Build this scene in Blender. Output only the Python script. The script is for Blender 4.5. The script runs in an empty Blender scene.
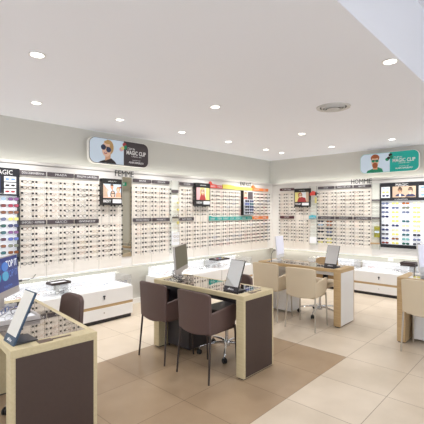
import bpy, math, random
from mathutils import Vector, Matrix
random.seed(7)
SC = bpy.context.scene
COL = SC.collection
PI = math.pi

# ------------------------------------------------------------------ materials
def lin(c):
    c = c / 255.0
    return c / 12.92 if c <= .04045 else ((c + .055) / 1.055) ** 2.4
def rgb(r, g, b): return (lin(r), lin(g), lin(b), 1)
MATS = {}
def mat(name, col, rough=.5, metal=0, spec=.5, emit=None, estr=0, coat=0, bump=0, bscale=60, noise=0, alpha=1):
    if name in MATS: return MATS[name]
    m = bpy.data.materials.new(name); m.use_nodes = True
    nt = m.node_tree; b = nt.nodes['Principled BSDF']
    b.inputs['Base Color'].default_value = rgb(*col)
    b.inputs['Roughness'].default_value = rough
    b.inputs['Metallic'].default_value = metal
    b.inputs['Specular IOR Level'].default_value = spec
    b.inputs['Coat Weight'].default_value = coat
    b.inputs['Alpha'].default_value = alpha
    if emit:
        b.inputs['Emission Color'].default_value = rgb(*emit)
        b.inputs['Emission Strength'].default_value = estr
    if bump or noise:
        tc = nt.nodes.new('ShaderNodeTexCoord'); n = nt.nodes.new('ShaderNodeTexNoise')
        n.inputs['Scale'].default_value = bscale; n.inputs['Detail'].default_value = 4
        nt.links.new(tc.outputs['Object'], n.inputs['Vector'])
        if bump:
            bp = nt.nodes.new('ShaderNodeBump'); bp.inputs['Strength'].default_value = bump
            bp.inputs['Distance'].default_value = .002
            nt.links.new(n.outputs['Fac'], bp.inputs['Height']); nt.links.new(bp.outputs['Normal'], b.inputs['Normal'])
        if noise:
            mx = nt.nodes.new('ShaderNodeMix'); mx.data_type = 'RGBA'
            a = [v * (1 - noise) for v in rgb(*col)[:3]] + [1]; c = [min(1, v * (1 + noise)) for v in rgb(*col)[:3]] + [1]
            mx.inputs['A'].default_value = a; mx.inputs['B'].default_value = c
            nt.links.new(n.outputs['Fac'], mx.inputs['Factor']); nt.links.new(mx.outputs['Result'], b.inputs['Base Color'])
    MATS[name] = m
    return m
def wood(name, c1, c2, rough=.45):
    m = bpy.data.materials.new(name); m.use_nodes = True; nt = m.node_tree; b = nt.nodes['Principled BSDF']
    tc = nt.nodes.new('ShaderNodeTexCoord'); mp = nt.nodes.new('ShaderNodeMapping'); n = nt.nodes.new('ShaderNodeTexNoise')
    mp.inputs['Scale'].default_value = (60, 4, 60); n.inputs['Scale'].default_value = 1; n.inputs['Detail'].default_value = 5
    cr = nt.nodes.new('ShaderNodeValToRGB'); cr.color_ramp.elements[0].position = .3; cr.color_ramp.elements[1].position = .7
    cr.color_ramp.elements[0].color = rgb(*c1); cr.color_ramp.elements[1].color = rgb(*c2)
    nt.links.new(tc.outputs['Object'], mp.inputs[0]); nt.links.new(mp.outputs[0], n.inputs[0])
    nt.links.new(n.outputs[0], cr.inputs[0]); nt.links.new(cr.outputs[0], b.inputs['Base Color'])
    b.inputs['Roughness'].default_value = rough
    MATS[name] = m; return m
def tile(name, c1, c2, grout):
    m = bpy.data.materials.new(name); m.use_nodes = True; nt = m.node_tree; b = nt.nodes['Principled BSDF']
    N = nt.nodes.new; L = nt.links.new
    geo = N('ShaderNodeNewGeometry'); sep = N('ShaderNodeSeparateXYZ'); L(geo.outputs['Position'], sep.inputs[0])
    def grid(sock, off):
        a = N('ShaderNodeMath'); a.operation = 'SUBTRACT'; L(sock, a.inputs[0]); a.inputs[1].default_value = off - 50 * .583
        d = N('ShaderNodeMath'); d.operation = 'DIVIDE'; L(a.outputs[0], d.inputs[0]); d.inputs[1].default_value = .583
        f = N('ShaderNodeMath'); f.operation = 'FRACT'; L(d.outputs[0], f.inputs[0])
        fl = N('ShaderNodeMath'); fl.operation = 'FLOOR'; L(d.outputs[0], fl.inputs[0])
        s = N('ShaderNodeMath'); s.operation = 'SUBTRACT'; s.inputs[0].default_value = .5; L(f.outputs[0], s.inputs[1])
        ab = N('ShaderNodeMath'); ab.operation = 'ABSOLUTE'; L(s.outputs[0], ab.inputs[0])
        g = N('ShaderNodeMath'); g.operation = 'GREATER_THAN'; L(ab.outputs[0], g.inputs[0]); g.inputs[1].default_value = .4955
        return g, fl
    gx, fx = grid(sep.outputs['X'], 3.79); gy, fy = grid(sep.outputs['Y'], 1.62)
    mxm = N('ShaderNodeMath'); mxm.operation = 'MAXIMUM'; L(gx.outputs[0], mxm.inputs[0]); L(gy.outputs[0], mxm.inputs[1])
    cb = N('ShaderNodeCombineXYZ'); L(fx.outputs[0], cb.inputs[0]); L(fy.outputs[0], cb.inputs[1])
    wn = N('ShaderNodeTexWhiteNoise'); L(cb.outputs[0], wn.inputs['Vector'])
    n = N('ShaderNodeTexNoise'); L(geo.outputs['Position'], n.inputs['Vector']); n.inputs['Scale'].default_value = 2.2; n.inputs['Detail'].default_value = 6
    ad = N('ShaderNodeMath'); ad.operation = 'MULTIPLY_ADD'; L(wn.outputs['Value'], ad.inputs[0]); ad.inputs[1].default_value = .15
    L(n.outputs['Fac'], ad.inputs[2])
    cr = N('ShaderNodeValToRGB'); cr.color_ramp.elements[0].position = .35; cr.color_ramp.elements[1].position = 1.0
    cr.color_ramp.elements[0].color = rgb(*c1); cr.color_ramp.elements[1].color = rgb(*c2); L(ad.outputs[0], cr.inputs[0])
    mx = N('ShaderNodeMix'); mx.data_type = 'RGBA'; L(mxm.outputs[0], mx.inputs['Factor']); L(cr.outputs[0], mx.inputs['A'])
    mx.inputs['B'].default_value = rgb(*grout); L(mx.outputs['Result'], b.inputs['Base Color'])
    b.inputs['Roughness'].default_value = .3; b.inputs['Specular IOR Level'].default_value = .4
    MATS[name] = m; return m
def glass(name, col=(255, 255, 255), gl=.12):
    m = bpy.data.materials.new(name); m.use_nodes = True; nt = m.node_tree; nt.nodes.remove(nt.nodes['Principled BSDF'])
    t = nt.nodes.new('ShaderNodeBsdfTransparent'); t.inputs[0].default_value = rgb(*col)
    g = nt.nodes.new('ShaderNodeBsdfGlossy'); g.inputs['Roughness'].default_value = .03
    mx = nt.nodes.new('ShaderNodeMixShader'); mx.inputs[0].default_value = gl
    nt.links.new(t.outputs[0], mx.inputs[1]); nt.links.new(g.outputs[0], mx.inputs[2])
    nt.links.new(mx.outputs[0], nt.nodes['Material Output'].inputs[0]); MATS[name] = m; return m

wall_m = mat('wall_paint', (203, 201, 195), .8)
ceil_m = mat('ceiling_paint', (236, 238, 246), .9)
lining_m = mat('lining_white', (240, 237, 232), .6)
floor_m = tile('tile_cream', (196, 181, 161), (222, 208, 190), (146, 128, 108))
floor_b = tile('tile_taupe', (152, 129, 104), (178, 155, 128), (120, 100, 80))
wood_l = wood('wood_pale', (194, 179, 143), (204, 190, 154))
wood_o = wood('wood_honey', (180, 150, 108), (197, 169, 127))
brown_m = mat('panel_brown', (66, 50, 44), .55, noise=.12, bscale=40)
dark_m = mat('under_dark', (44, 40, 44), .5)
white_m = mat('laminate_white', (232, 231, 230), .4)
deskglass = mat('dark_mirror_glass', (176, 168, 160), .03, metal=1)
mirror_m = mat('mirror_silver', (236, 238, 238), .02, metal=1)
lea_b = mat('leather_brown', (86, 66, 62), .5, bump=.3, bscale=220)
lea_k = mat('leather_black', (34, 31, 33), .5, bump=.3, bscale=220)
lea_g = mat('leather_beige', (206, 190, 164), .5, bump=.3, bscale=220)
leg_b = mat('leg_bronze', (70, 62, 60), .4, metal=.6)
leg_g = mat('leg_satin', (186, 178, 166), .35, metal=.6)
chrome = mat('chrome', (215, 215, 218), .1, metal=1)
black = mat('black_plastic', (22, 22, 24), .4)
plate_m = mat('nameplate_grey', (84, 76, 80), .5)
plate_r = mat('nameplate_maroon', (88, 52, 56), .5)
txt_w = mat('print_white', (235, 235, 235), .6)
txt_k = mat('letter_dark', (40, 40, 42), .5)
panel_m = mat('rack_panel', (240, 233, 223), .55)
clear_g = glass('clear_glass')
lens_g = glass('lens_clear', (246, 246, 246), .08)
rod_m = mat('rod_acrylic', (236, 232, 226), .3, alpha=.14)
lightp = mat('light_panel', (255, 255, 255), .6, emit=(240, 247, 255), estr=.5)
lamp_e = mat('lamp_emitter', (255, 255, 255), .5, emit=(255, 250, 240), estr=14)
led_e = mat('led_emitter', (255, 255, 255), .5, emit=(246, 252, 232), estr=1.5)
frost = mat('frosted_white', (244, 246, 250), .4)

# ------------------------------------------------------------------ mesh builder
class MB:
    def __init__(s): s.v = []; s.f = []; s.m = []
    def add(s, vs, fs, mi=0, M=None):
        o = len(s.v)
        s.v += [tuple(M @ Vector(p)) if M else tuple(p) for p in vs]
        s.f += [tuple(o + i for i in q) for q in fs]; s.m += [mi] * len(fs); return s
    def box(s, x0, y0, z0, x1, y1, z1, mi=0, M=None):
        if x0 > x1: x0, x1 = x1, x0
        if y0 > y1: y0, y1 = y1, y0
        if z0 > z1: z0, z1 = z1, z0
        vs = [(x, y, z) for z in (z0, z1) for x, y in ((x0, y0), (x1, y0), (x1, y1), (x0, y1))]
        return s.add(vs, [(3, 2, 1, 0), (4, 5, 6, 7), (0, 1, 5, 4), (1, 2, 6, 5), (2, 3, 7, 6), (3, 0, 4, 7)], mi, M)
    def lathe(s, prof, n=20, mi=0, M=None):
        vs = []; fs = []
        for r, z in prof:
            vs += [(r * math.cos(2 * PI * i / n), r * math.sin(2 * PI * i / n), z) for i in range(n)]
        for k in range(len(prof) - 1):
            for i in range(n):
                j = (i + 1) % n; fs.append((k * n + i, k * n + j, (k + 1) * n + j, (k + 1) * n + i))
        if prof[0][0] > 1e-6: fs.append(tuple(range(n))[::-1])
        if prof[-1][0] > 1e-6: fs.append(tuple((len(prof) - 1) * n + i for i in range(n)))
        return s.add(vs, fs, mi, M)
    def tube(s, pts, r, n=6, mi=0, closed=False, M=None):
        pts = [Vector(p) for p in pts]; k = len(pts); vs = []; fs = []
        rr = r if isinstance(r, (list, tuple)) else [r] * k
        for i, p in enumerate(pts):
            a = pts[(i - 1) % k] if (closed or i > 0) else p
            b = pts[(i + 1) % k] if (closed or i < k - 1) else p
            t = (b - a).normalized(); up = Vector((0, 0, 1)) if abs(t.z) < .9 else Vector((0, 1, 0))
            if closed: up = Vector((0, 1, 0)) if abs(t.y) < .9 else Vector((1, 0, 0))
            u = t.cross(up).normalized(); w = u.cross(t)
            vs += [p + (u * math.cos(2 * PI * j / n) + w * math.sin(2 * PI * j / n)) * rr[i] for j in range(n)]
        for i in range(k if closed else k - 1):
            i2 = (i + 1) % k
            for j in range(n):
                j2 = (j + 1) % n; fs.append((i * n + j, i * n + j2, i2 * n + j2, i2 * n + j))
        if not closed: fs += [tuple(range(n))[::-1], tuple((k - 1) * n + j for j in range(n))]
        return s.add(vs, fs, mi, M)
    def prism(s, poly, a0, a1, axis='y', mi=0, M=None):
        n = len(poly)
        def pt(p, a): return (p[0], a, p[1]) if axis == 'y' else ((p[0], p[1], a) if axis == 'z' else (a, p[0], p[1]))
        vs = [pt(p, a0) for p in poly] + [pt(p, a1) for p in poly]
        fs = [tuple(range(n)), tuple(range(2 * n - 1, n - 1, -1))] + [(i, n + i, n + (i + 1) % n, (i + 1) % n) for i in range(n)]
        return s.add(vs, fs, mi, M)
    def build(s, name, mats, parent=None, bevel=0, smooth=True, seg=2):
        me = bpy.data.meshes.new(name); me.from_pydata(s.v, [], s.f)
        if not isinstance(mats, (list, tuple)): mats = [mats]
        for m in mats: me.materials.append(m)
        me.polygons.foreach_set('material_index', s.m)
        import bmesh
        bm = bmesh.new(); bm.from_mesh(me); bmesh.ops.recalc_face_normals(bm, faces=bm.faces); bm.to_mesh(me); bm.free()
        if smooth:
            me.polygons.foreach_set('use_smooth', [True] * len(me.polygons)); me.set_sharp_from_angle(angle=math.radians(38))
        me.update()
        o = bpy.data.objects.new(name, me); COL.objects.link(o)
        if parent: o.parent = parent
        if bevel:
            b = o.modifiers.new('bevel', 'BEVEL'); b.width = bevel; b.segments = seg; b.limit_method = 'ANGLE'; b.harden_normals = False
        return o
def tag(o, label, cat, group=None, kind=None):
    o['label'] = label; o['category'] = cat
    if group: o['group'] = group
    if kind: o['kind'] = kind
    return o
def struct(o): o['kind'] = 'structure'; return o
def thing(name, label, cat, loc=(0, 0, 0), rot=0, group=None):
    o = bpy.data.objects.new(name, None); COL.objects.link(o); o.location = loc; o.rotation_euler = (0, 0, rot)
    o.empty_display_size = .05
    return tag(o, label, cat, group)
def copy_tree(o, parent=None):
    c = o.copy(); COL.objects.link(c); c.parent = parent
    for ch in o.children: copy_tree(ch, c)
    return c
def ell(cx, cz, rx, rz, n=24, a0=0, a1=2 * PI):
    return [(cx + rx * math.cos(a0 + (a1 - a0) * i / n), cz + rz * math.sin(a0 + (a1 - a0) * i / n)) for i in range(n)]
def rrect(x0, z0, x1, z1, r, n=8):
    out = []
    for cx, cz, a in ((x1 - r, z0 + r, -PI / 2), (x1 - r, z1 - r, 0), (x0 + r, z1 - r, PI / 2), (x0 + r, z0 + r, PI)):
        out += [(cx + r * math.cos(a + PI / 2 * i / n), cz + r * math.sin(a + PI / 2 * i / n)) for i in range(n + 1)]
    return out
def text(name, body, x0, z0, x1, z1, y, m, parent, M=None, ext=.001, bold=0):
    cu = bpy.data.curves.new('t', 'FONT'); cu.body = body; cu.size = 1; cu.extrude = .01; cu.resolution_u = 2; cu.offset = bold
    to = bpy.data.objects.new('t', cu); COL.objects.link(to)
    dg = bpy.context.evaluated_depsgraph_get(); me = bpy.data.meshes.new_from_object(to.evaluated_get(dg))
    bpy.data.objects.remove(to); bpy.data.curves.remove(cu)
    xs = [v.co.x for v in me.vertices]; ys = [v.co.y for v in me.vertices]
    ax, bx, ay, by = min(xs), max(xs), min(ys), max(ys)
    for v in me.vertices:
        p = Vector((x0 + (v.co.x - ax) / (bx - ax) * (x1 - x0), y + (-ext if v.co.z > 0 else 0), z0 + (v.co.y - ay) / (by - ay) * (z1 - z0)))
        v.co = M @ p if M else p
    me.materials.clear(); me.materials.append(m); me.name = name
    o = bpy.data.objects.new(name, me); COL.objects.link(o)
    if parent: o.parent = parent
    return o
ORD = ['first', 'second', 'third', 'fourth', 'fifth', 'sixth', 'seventh', 'eighth', 'ninth', 'tenth', 'eleventh', 'twelfth', 'thirteenth', 'fourteenth', 'fifteenth']

# ------------------------------------------------------------------ room
CZ, HZ = 2.71, 3.38
XA, XB, YA, YB, YR = -2.6, 7.53, -3.0, 5.1, .925
b = MB()
xs = [XA, -2.04, 3.79, XB]; ys = [YA, 1.62, 3.369, YB]
for i in range(3):
    for j in range(3):
        x0, x1, y0, y1 = xs[i], xs[i + 1], ys[j], ys[j + 1]
        b.add([(x0, y0, 0), (x1, y0, 0), (x1, y1, 0), (x0, y1, 0)], [(0, 1, 2, 3)], 1 if i == 1 and j == 1 else 0)
b.box(XA, YA, -.1, XB, YB, -.01)
struct(b.build('floor', [floor_m, floor_b], smooth=False))
struct(MB().box(XA, YR, CZ, XB, YB, CZ + .1).box(XA, YR, CZ + .1, XB, YR + .08, HZ).box(XA, YA, HZ, XB, YR + .08, HZ + .1).build('ceiling', ceil_m, smooth=False))
struct(MB().box(XA, YB, 0, XB + .1, YB + .1, CZ + .1).build('wall_left', wall_m, smooth=False))
struct(MB().box(XB, YA, 0, XB + .1, YB, CZ + .0).box(XB, YA, CZ, XB + .1, YR + .08, HZ).build('wall_right', wall_m, smooth=False))
# street side: unseen fronts behind the camera, their windows added to let daylight in
def front(name, wname, M, w, top, hd=.35):
    b = MB(); b.box(0, 0, 0, w, .12, .25, M=M).box(0, 0, top - hd, w, .12, top, M=M).box(0, 0, .25, .3, .12, top - hd, M=M).box(w - .3, 0, .25, w, .12, top - hd, M=M)
    struct(b.build(name, wall_m, smooth=False))
    f = MB(); n = max(2, int(w / 1.7))
    for i in range(n + 1):
        x = .3 + (w - .6) * i / n; f.box(x - .03, .03, .25, x + .03, .09, top - hd, M=M)
    o = struct(f.build(wname, mat('window_metal', (120, 120, 122), .4, metal=.5), smooth=False))
    g = MB().box(.3, .055, .25, w - .3, .06, top - hd, M=M).build('window_pane', clear_g, o, smooth=False)
front('wall_front', 'fill_window_1', Matrix.Translation((XA, YA - .12, 0)), XB - XA, HZ, .95)
front('wall_near', 'fill_window_2', Matrix.Translation((XA, YA, 0)) @ Matrix.Rotation(PI / 2, 4, 'Z'), YB - YA, CZ)
struct(MB().box(XA - .12, YA, CZ, XA, YR + .08, HZ).build('wall_near_upper', wall_m, smooth=False))
# wall linings with the lit ledge on top
LZ, L0 = 2.15, .64
YL, XR = 4.95, 7.40
struct(MB().box(XA, YL, L0, XR + .0, YL + .035, LZ + .0).box(XA, YL + .035, L0, XB, YB, L0 + .02).box(XA, YL, LZ - .05, XB, YB, LZ - .04).build('trim_1', lining_m, smooth=False))
struct(MB().box(XR, .3, L0, XR + .035, YL, LZ).box(XR + .035, .3, L0, XB, YL, L0 + .02).box(XR, .3, LZ - .05, XB, YL, LZ - .04).build('trim_2', lining_m, smooth=False))
struct(MB().box(XA, YB - .012, 0, 7.5, YB, .08).build('baseboard_left', lining_m, smooth=False))
# door seen in the wall mirror
struct(MB().box(7.44, YA + .02, 0, 7.50, .25, CZ).build('trim_3', mat('beige_panel', (186, 172, 142), .6), smooth=False))
d = struct(MB().box(7.40, -1.55, 0, 7.44, -.85, 2.18).build('door_1', mat('door_cream', (196, 184, 158), .5), bevel=.004))
df = MB().box(7.38, -1.63, 0, 7.44, -1.55, 2.25).box(7.38, -.85, 0, 7.44, -.77, 2.25).box(7.38, -1.55, 2.18, 7.44, -.85, 2.25).build('door_frame', mat('door_frame_cream', (176, 164, 138), .5), d)
MB().tube([(7.40, -1.48, 1.02), (7.35, -1.48, 1.02), (7.35, -1.36, 1.02)], .01, 8).build('door_handle', chrome, d)
t = thing('exit_sign', 'green emergency exit sign above the cream door', 'sign', (7.39, -1.17, 2.37), -PI / 2)
MB().box(-.09, 0, 0, .09, .05, .12).build('housing', mat('exit_green', (30, 140, 100), .5, emit=(30, 150, 100), estr=.5), t)
MB().prism([(-.03, .03), (.03, .03), (.03, .07), (.06, .07), (0, .11), (-.06, .07), (-.03, .07)], -.003, 0).build('arrow', txt_w, t)

# LED strips (real cove lights)
def area(name, loc, sx, sy, power, rot, col=(1, 1, 1), spread=PI):
    l = bpy.data.lights.new(name, 'AREA'); l.shape = 'RECTANGLE'; l.size = sx; l.size_y = sy; l.energy = power; l.color = col; l.spread = spread
    o = bpy.data.objects.new(name, l); COL.objects.link(o); o.location = loc; o.rotation_euler = rot; return o
COVE = (1, .985, .90)
tag(MB().box(-.9, 5.0, LZ - .04, 7.35, 5.02, LZ - .028).build('led_strip', led_e), 'white light strip hidden on the ledge above the long left racks', 'light strip')
tag(MB().box(7.44, .3, LZ - .04, 7.46, 4.95, LZ - .028).build('led_strip', led_e), 'white light strip hidden on the ledge above the right-hand racks', 'light strip')
tag(MB().box(-.9, 5.0, L0 - .012, 7.35, 5.02, L0).build('led_strip', led_e), 'white light strip under the long left racks', 'light strip')
tag(MB().box(7.44, .3, L0 - .012, 7.46, 4.95, L0).build('led_strip', led_e), 'white light strip under the right-hand racks', 'light strip')
area('cove_left', (3.3, 5.035, LZ - .02), 8.2, .04, 7, (PI, 0, 0), COVE)
area('cove_right', (7.475, 2.6, LZ - .02), 4.6, .04, 3.8, (PI, 0, PI / 2), COVE)
area('under_left', (3.3, 5.02, L0 - .02), 8.2, .05, 7, (0, 0, 0), COVE)
area('under_right', (7.46, 2.6, L0 - .02), 4.6, .05, 5, (0, 0, PI / 2), COVE)

# downlights
SPOTS = [((1.18, 2.92), 'nearest ceiling downlight at left, above the blue-screen desk', ), ((1.70, 4.23), 'ceiling downlight close to the left wall, leftmost of its row'),
 ((2.76, 4.21), 'ceiling downlight just above the woman-in-sunglasses lightbox'), ((3.84, 4.20), 'ceiling downlight third along the left wall, above accessory column'),
 ((4.92, 4.19), 'ceiling downlight fourth along the left wall, above the children\'s racks'), ((6.06, 4.20), 'ceiling downlight fifth along the left wall, near the corner'),
 ((6.60, 4.19), 'ceiling downlight nearest the far room corner'), ((3.16, 2.89), 'ceiling downlight over the middle brown desk'),
 ((5.19, 2.93), 'ceiling downlight over the far beige-chair desk'), ((6.62, 3.12), 'ceiling downlight along right wall, left of the bearded-man lightbox'),
 ((3.15, .992), 'bright ceiling downlight beside the raised ceiling edge'), ((6.60, 2.05), 'ceiling downlight directly above the bearded-man lightbox'),
 ((6.64, 1.50), 'ceiling downlight at the right edge of the photo'), ((5.6, 1.15), 'added fill downlight out of view, over the right-edge desk'),
 ((-.6, 2.92), 'added fill downlight out of view, left end of middle row'), ((.3, 4.2), 'added fill downlight out of view, left end of wall row'), ((1.0, 1.2), 'added fill downlight out of view, near the camera')]  # the last four downlights are out of view, added for extra light
proto = None
for i, ((x, y), lab) in enumerate(SPOTS):
    if proto is None:
        t = thing('ceiling_downlight', lab, 'ceiling light', (x, y, CZ), 0, 'recessed ceiling downlights'); proto = t
        MB().lathe([(.062, 0), (.062, -.006), (.05, -.008), (.047, -.002), (.047, 0)], 28).build('trim_ring', white_m, t)
        MB().lathe([(0, -.003), (.046, -.003)], 24).build('lamp', lamp_e, t)
    else:
        t = copy_tree(proto); t.location = (x, y, CZ); t['label'] = lab
    l = bpy.data.lights.new('downlight', 'SPOT'); wl = y > 4; wr = x > 6.3 and y < 4
    l.energy = 108 if (wl or wr) else 82; l.spot_size = math.radians(96 if (wl or wr) else 125); l.spot_blend = .7; l.shadow_soft_size = .045; l.color = (1, .985, .965)
    o = bpy.data.objects.new('downlight_beam', l); COL.objects.link(o); o.location = (x, y, CZ - .02); o.rotation_euler = (math.radians(14) if wl else 0, math.radians(-14) if wr else 0, 0)
# vent
t = thing('ceiling_vent', 'round white ceiling air vent with concentric rings', 'air vent', (4.10, 1.91, CZ))
MB().lathe([(.19, 0), (.185, -.012), (.15, -.008), (.148, 0)], 40).build('outer_ring', mat('vent_white', (200, 198, 196), .4), t)
MB().lathe([(.0, -.001), (.148, -.001)], 40).build('throat', mat('vent_shadow', (40, 40, 44), .7), t)
for r in (.135, .105): MB().lathe([(r, -.001), (r - .01, -.022), (r - .022, -.018), (r - .014, -.001)], 40).build('ring', MATS['vent_white'], t)
MB().lathe([(.06, -.001), (.07, -.026), (.055, -.032), (0, -.032)], 32).build('centre_disc', MATS['vent_white'], t)

# ------------------------------------------------------------------ spectacles
def W(side, u, z, off):       # a point in front of a wall lining: off = distance to the room side
    return ((u, YL - off, z), 0) if side == 'L' else ((XR - off, u, z), -PI / 2)
FC = {'black': (36, 32, 34), 'dark brown': (78, 54, 42), 'tortoiseshell': (120, 80, 50), 'silver': (170, 168, 168), 'gold': (190, 160, 110),
      'clear': (214, 206, 196), 'grey': (120, 116, 120), 'red': (170, 50, 46), 'pink': (214, 130, 130), 'blue': (70, 96, 150), 'rose gold': (200, 150, 130)}
def specs_mesh(kind, color, shape, w=.13, tl=.03):
    b = MB(); sc = w / .13
    if shape == 'round': rx, rz, e = .025, .022, 2
    elif shape == 'oval': rx, rz, e = .027, .018, 2
    else: rx, rz, e = .028, .018, 4
    thick = .0025 if color in ('black', 'dark brown', 'tortoiseshell', 'blue', 'red') else .0014
    for s in (-1, 1):
        pts = []
        for i in range(14):
            a = 2 * PI * i / 14; c, q = math.cos(a), math.sin(a); k = (abs(c) ** e + abs(q) ** e) ** (-1 / e)
            pts.append((s * .034 * sc + rx * sc * c * k, 0, rz * sc * q * k))
        b.tube(pts, thick, 4, 0, True)
        if kind == 'eye': b.add([(p[0], 0, p[2]) for p in pts], [tuple(range(14))], 1)
        b.tube([(s * (.034 * sc + rx * sc), 0, .006), (s * .066 * sc, .002, .008), (s * .067 * sc, tl * .5, .008), (s * .066 * sc, tl, .004)], thick * .6, 4)
    b.tube([(-.008 * sc, 0, .004), (0, -.002, .007), (.008 * sc, 0, .004)], thick, 4)
    m = mat('frame_' + color.replace(' ', '_'), FC[color], .35, metal=.6 if color in ('silver', 'gold', 'rose gold') else 0)
    return b, m, (rx * sc, rz * sc, e)
EYE = {}
def eye_proto(color, shape, w=.13, tl=.03):
    k = (color, shape, w, tl)
    if k not in EYE:
        b, m, _ = specs_mesh('eye', color, shape, w, tl)
        o = b.build('eyeglasses', [m, lens_g]); me = o.data; bpy.data.objects.remove(o); EYE[k] = (me, b)
    return EYE[k]
CAND = []   # (distance, loc, rot, color, shape, width, label, group)
def specs_at(side, u, z, lab, grp, color, shape, w=.13):
    loc, rot = W(side, u, z, .072)
    CAND.append((Vector(loc).length, loc, rot, color, shape, w, lab, grp))
SUNF = {}
LENS = {'navy': (52, 62, 110), 'grey blue': (110, 122, 158), 'yellow': (232, 224, 128), 'pale yellow': (234, 232, 184), 'amber': (172, 96, 40), 'smoke': (86, 88, 98), 'dark': (46, 48, 62),
        'crimson': (176, 40, 74), 'purple': (134, 82, 142), 'teal': (58, 110, 116), 'green': (30, 96, 84), 'olive': (128, 132, 112), 'light blue': (170, 196, 220), 'brown': (140, 84, 48),
        'clear': (222, 228, 232), 'blue': (90, 110, 190), 'aqua': (120, 190, 190), 'maroon': (84, 36, 60), 'wine': (134, 60, 52)}
def sun_at(side, u, z, lens, label, grp, w=.125, frame='black'):
    loc, rot = W(side, u, z, .072)
    key = (lens, w, frame)
    if key not in SUNF:
        b, m, (rx, rz, e) = specs_mesh('sun', frame, 'square', w)
        o = b.build('sunglasses', m)
        lm = mat('tint_' + lens.replace(' ', '_'), LENS[lens], .15, coat=.3)
        for s in (-1, 1):
            pts = []
            for i in range(14):
                a = 2 * PI * i / 14; c, q = math.cos(a), math.sin(a); k = (abs(c) ** 4 + abs(q) ** 4) ** -.25
                pts.append((s * .034 * w / .13 + rx * c * k, rz * q * k * 1.12))
            MB().prism(pts, -.0015, .0015).build('lens', lm, o)
        SUNF[key] = o
    else: o = copy_tree(SUNF[key])
    o.location = loc; o.rotation_euler = (0, 0, rot)
    return tag(o, label, 'sunglasses', grp)

# ------------------------------------------------------------------ racks
PITCH = .0723
UP = [1.877 - PITCH * i for i in range(7)]; LO = [1.291 - PITCH * i for i in range(7)]
def ez(side): return 0
PAL = ['clear', 'silver', 'gold', 'grey', 'clear', 'dark brown', 'tortoiseshell', 'rose gold', 'clear', 'silver', 'black', 'clear', 'silver', 'rose gold']
KID = ['red', 'blue', 'pink', 'silver', 'dark brown', 'clear', 'tortoiseshell', 'black', 'rose gold']
def rack(side, u0, u1, ncol, desc, label, plates, pal=PAL, skip=lambda c, r: False, sun=None, kids=False, lettering=None):
    """u0 -> u1 runs left to right as seen from the room"""
    w = abs(u1 - u0); um = (u0 + u1) / 2; sg = 1 if side == 'L' else -1
    loc, rot = W(side, um, .66, 0)
    t = thing('display_rack', label, 'display rack', loc, rot, 'white eyeglasses racks along the walls')
    MB().box(-w / 2, -.008, .0, w / 2, 0, 1.28).build('back_panel', panel_m, t)
    MB().box(-w / 2, -.03, -.005, w / 2, -.0, .0).build('bottom_rail', frost, t)
    cols = [(-w / 2 + w * (c + .5) / ncol) for c in range(ncol)]
    gw = min(.126, w / ncol * .72)
    for ci, cx in enumerate(cols):
        for s in (-1, 1):
            b = MB(); x = cx + s * (gw * .5 + .003)
            vis = [z for r, z in enumerate(UP + LO) if not skip(ci, r)]; b.box(x - .003, -.02, .14, x + .003, -.012, vis[0] - .66 + .03)
            for r, z in enumerate(UP + LO):
                if skip(ci, r): continue
                zz = z - .66
                b.box(x - .0115, -.079, zz - .007, x + .0115, -.069, zz + .017, 1)
            b.build('rod', [rod_m, black], t)
    for (pz, ph, x0, x1, pm, tx, bump) in plates:
        if bump:
            poly = [(x0 - um * 0, pz - ph / 2)]
            p = MB().prism([(x0, pz - ph / 2 - .66), (x1, pz - ph / 2 - .66), (x1, pz + ph / 2 - .66), (x0 + (x1 - x0) * .4, pz + ph / 2 - .655), (x0 + (x1 - x0) * .3, pz + ph / 2 + bump * .6 - .66), (x0 + (x1 - x0) * .15, pz + ph / 2 + bump - .66), (x0, pz + ph / 2 + bump * .8 - .66)], -.03, -.009)
        else: p = MB().box(x0, -.03, pz - ph / 2 - .66, x1, -.009, pz + ph / 2 - .66)
        p = p.build('nameplate', pm, t)
        if tx:
            tw = min((x1 - x0) * .84, len(tx) * .032); xm = (x0 + x1) / 2
            text('lettering', tx, xm - tw / 2, pz - ph * .26 - .66, xm + tw / 2, pz + ph * .26 - .66, -.0305, txt_w, p)
    for ci, cx in enumerate(cols):
        u = um + sg * cx
        colname = ('left', 'right')[ci] if ncol == 2 else ORD[ci]
        for r, z in enumerate(UP + LO):
            if skip(ci, r): continue
            if sun and (ci, r) in sun:
                lens = sun[(ci, r)]
                sun_at(side, u, z, lens, '%s-lensed sunglasses, %s column, %s row, %s' % (lens, colname, ORD[r], desc), 'sunglasses hung among the right-wall racks', gw * .95)
                continue
            color = random.choice(pal); shape = random.choice(['oval', 'square', 'round', 'square', 'oval'])
            specs_at(side, u, z, '%s %s eyeglasses, %s column, %s row, %s' % (color, shape, colname, ORD[r], desc), 'eyeglasses on ' + desc, color, shape, round(gw, 3))
    return t
def P2(w, a, b, pm=None, both=True, k=0):
    pm = pm or plate_m; h = w / 2
    out = [(1.997, .056, -h + .009, h - .009, pm, a, 0)] if a is not None else []
    if b is not None: out.append((1.368, .058, -h + .009, h - .009, pm, b, 0))
    return out
posterskip = lambda c, r: r < 4
rack('L', 1.767, 2.112, 2, 'rack touching left sunglasses tower', 'white rack of eyeglasses touching the left sunglasses tower', P2(.345, 'DOLCE&GABBANA', 'EMPORIO  ARMANI'))
rack('L', 2.118, 2.492, 2, 'second rack from left tower', 'white rack of eyeglasses, second to the right of the left sunglasses tower', P2(.374, 'PRADA', 'GUCCI'))
rack('L', 2.498, 2.876, 2, 'rack left of beach poster', 'white rack of eyeglasses immediately left of the group-of-friends poster', P2(.378, 'RALPH LAUREN', 'GIVENCHY'))
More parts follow.
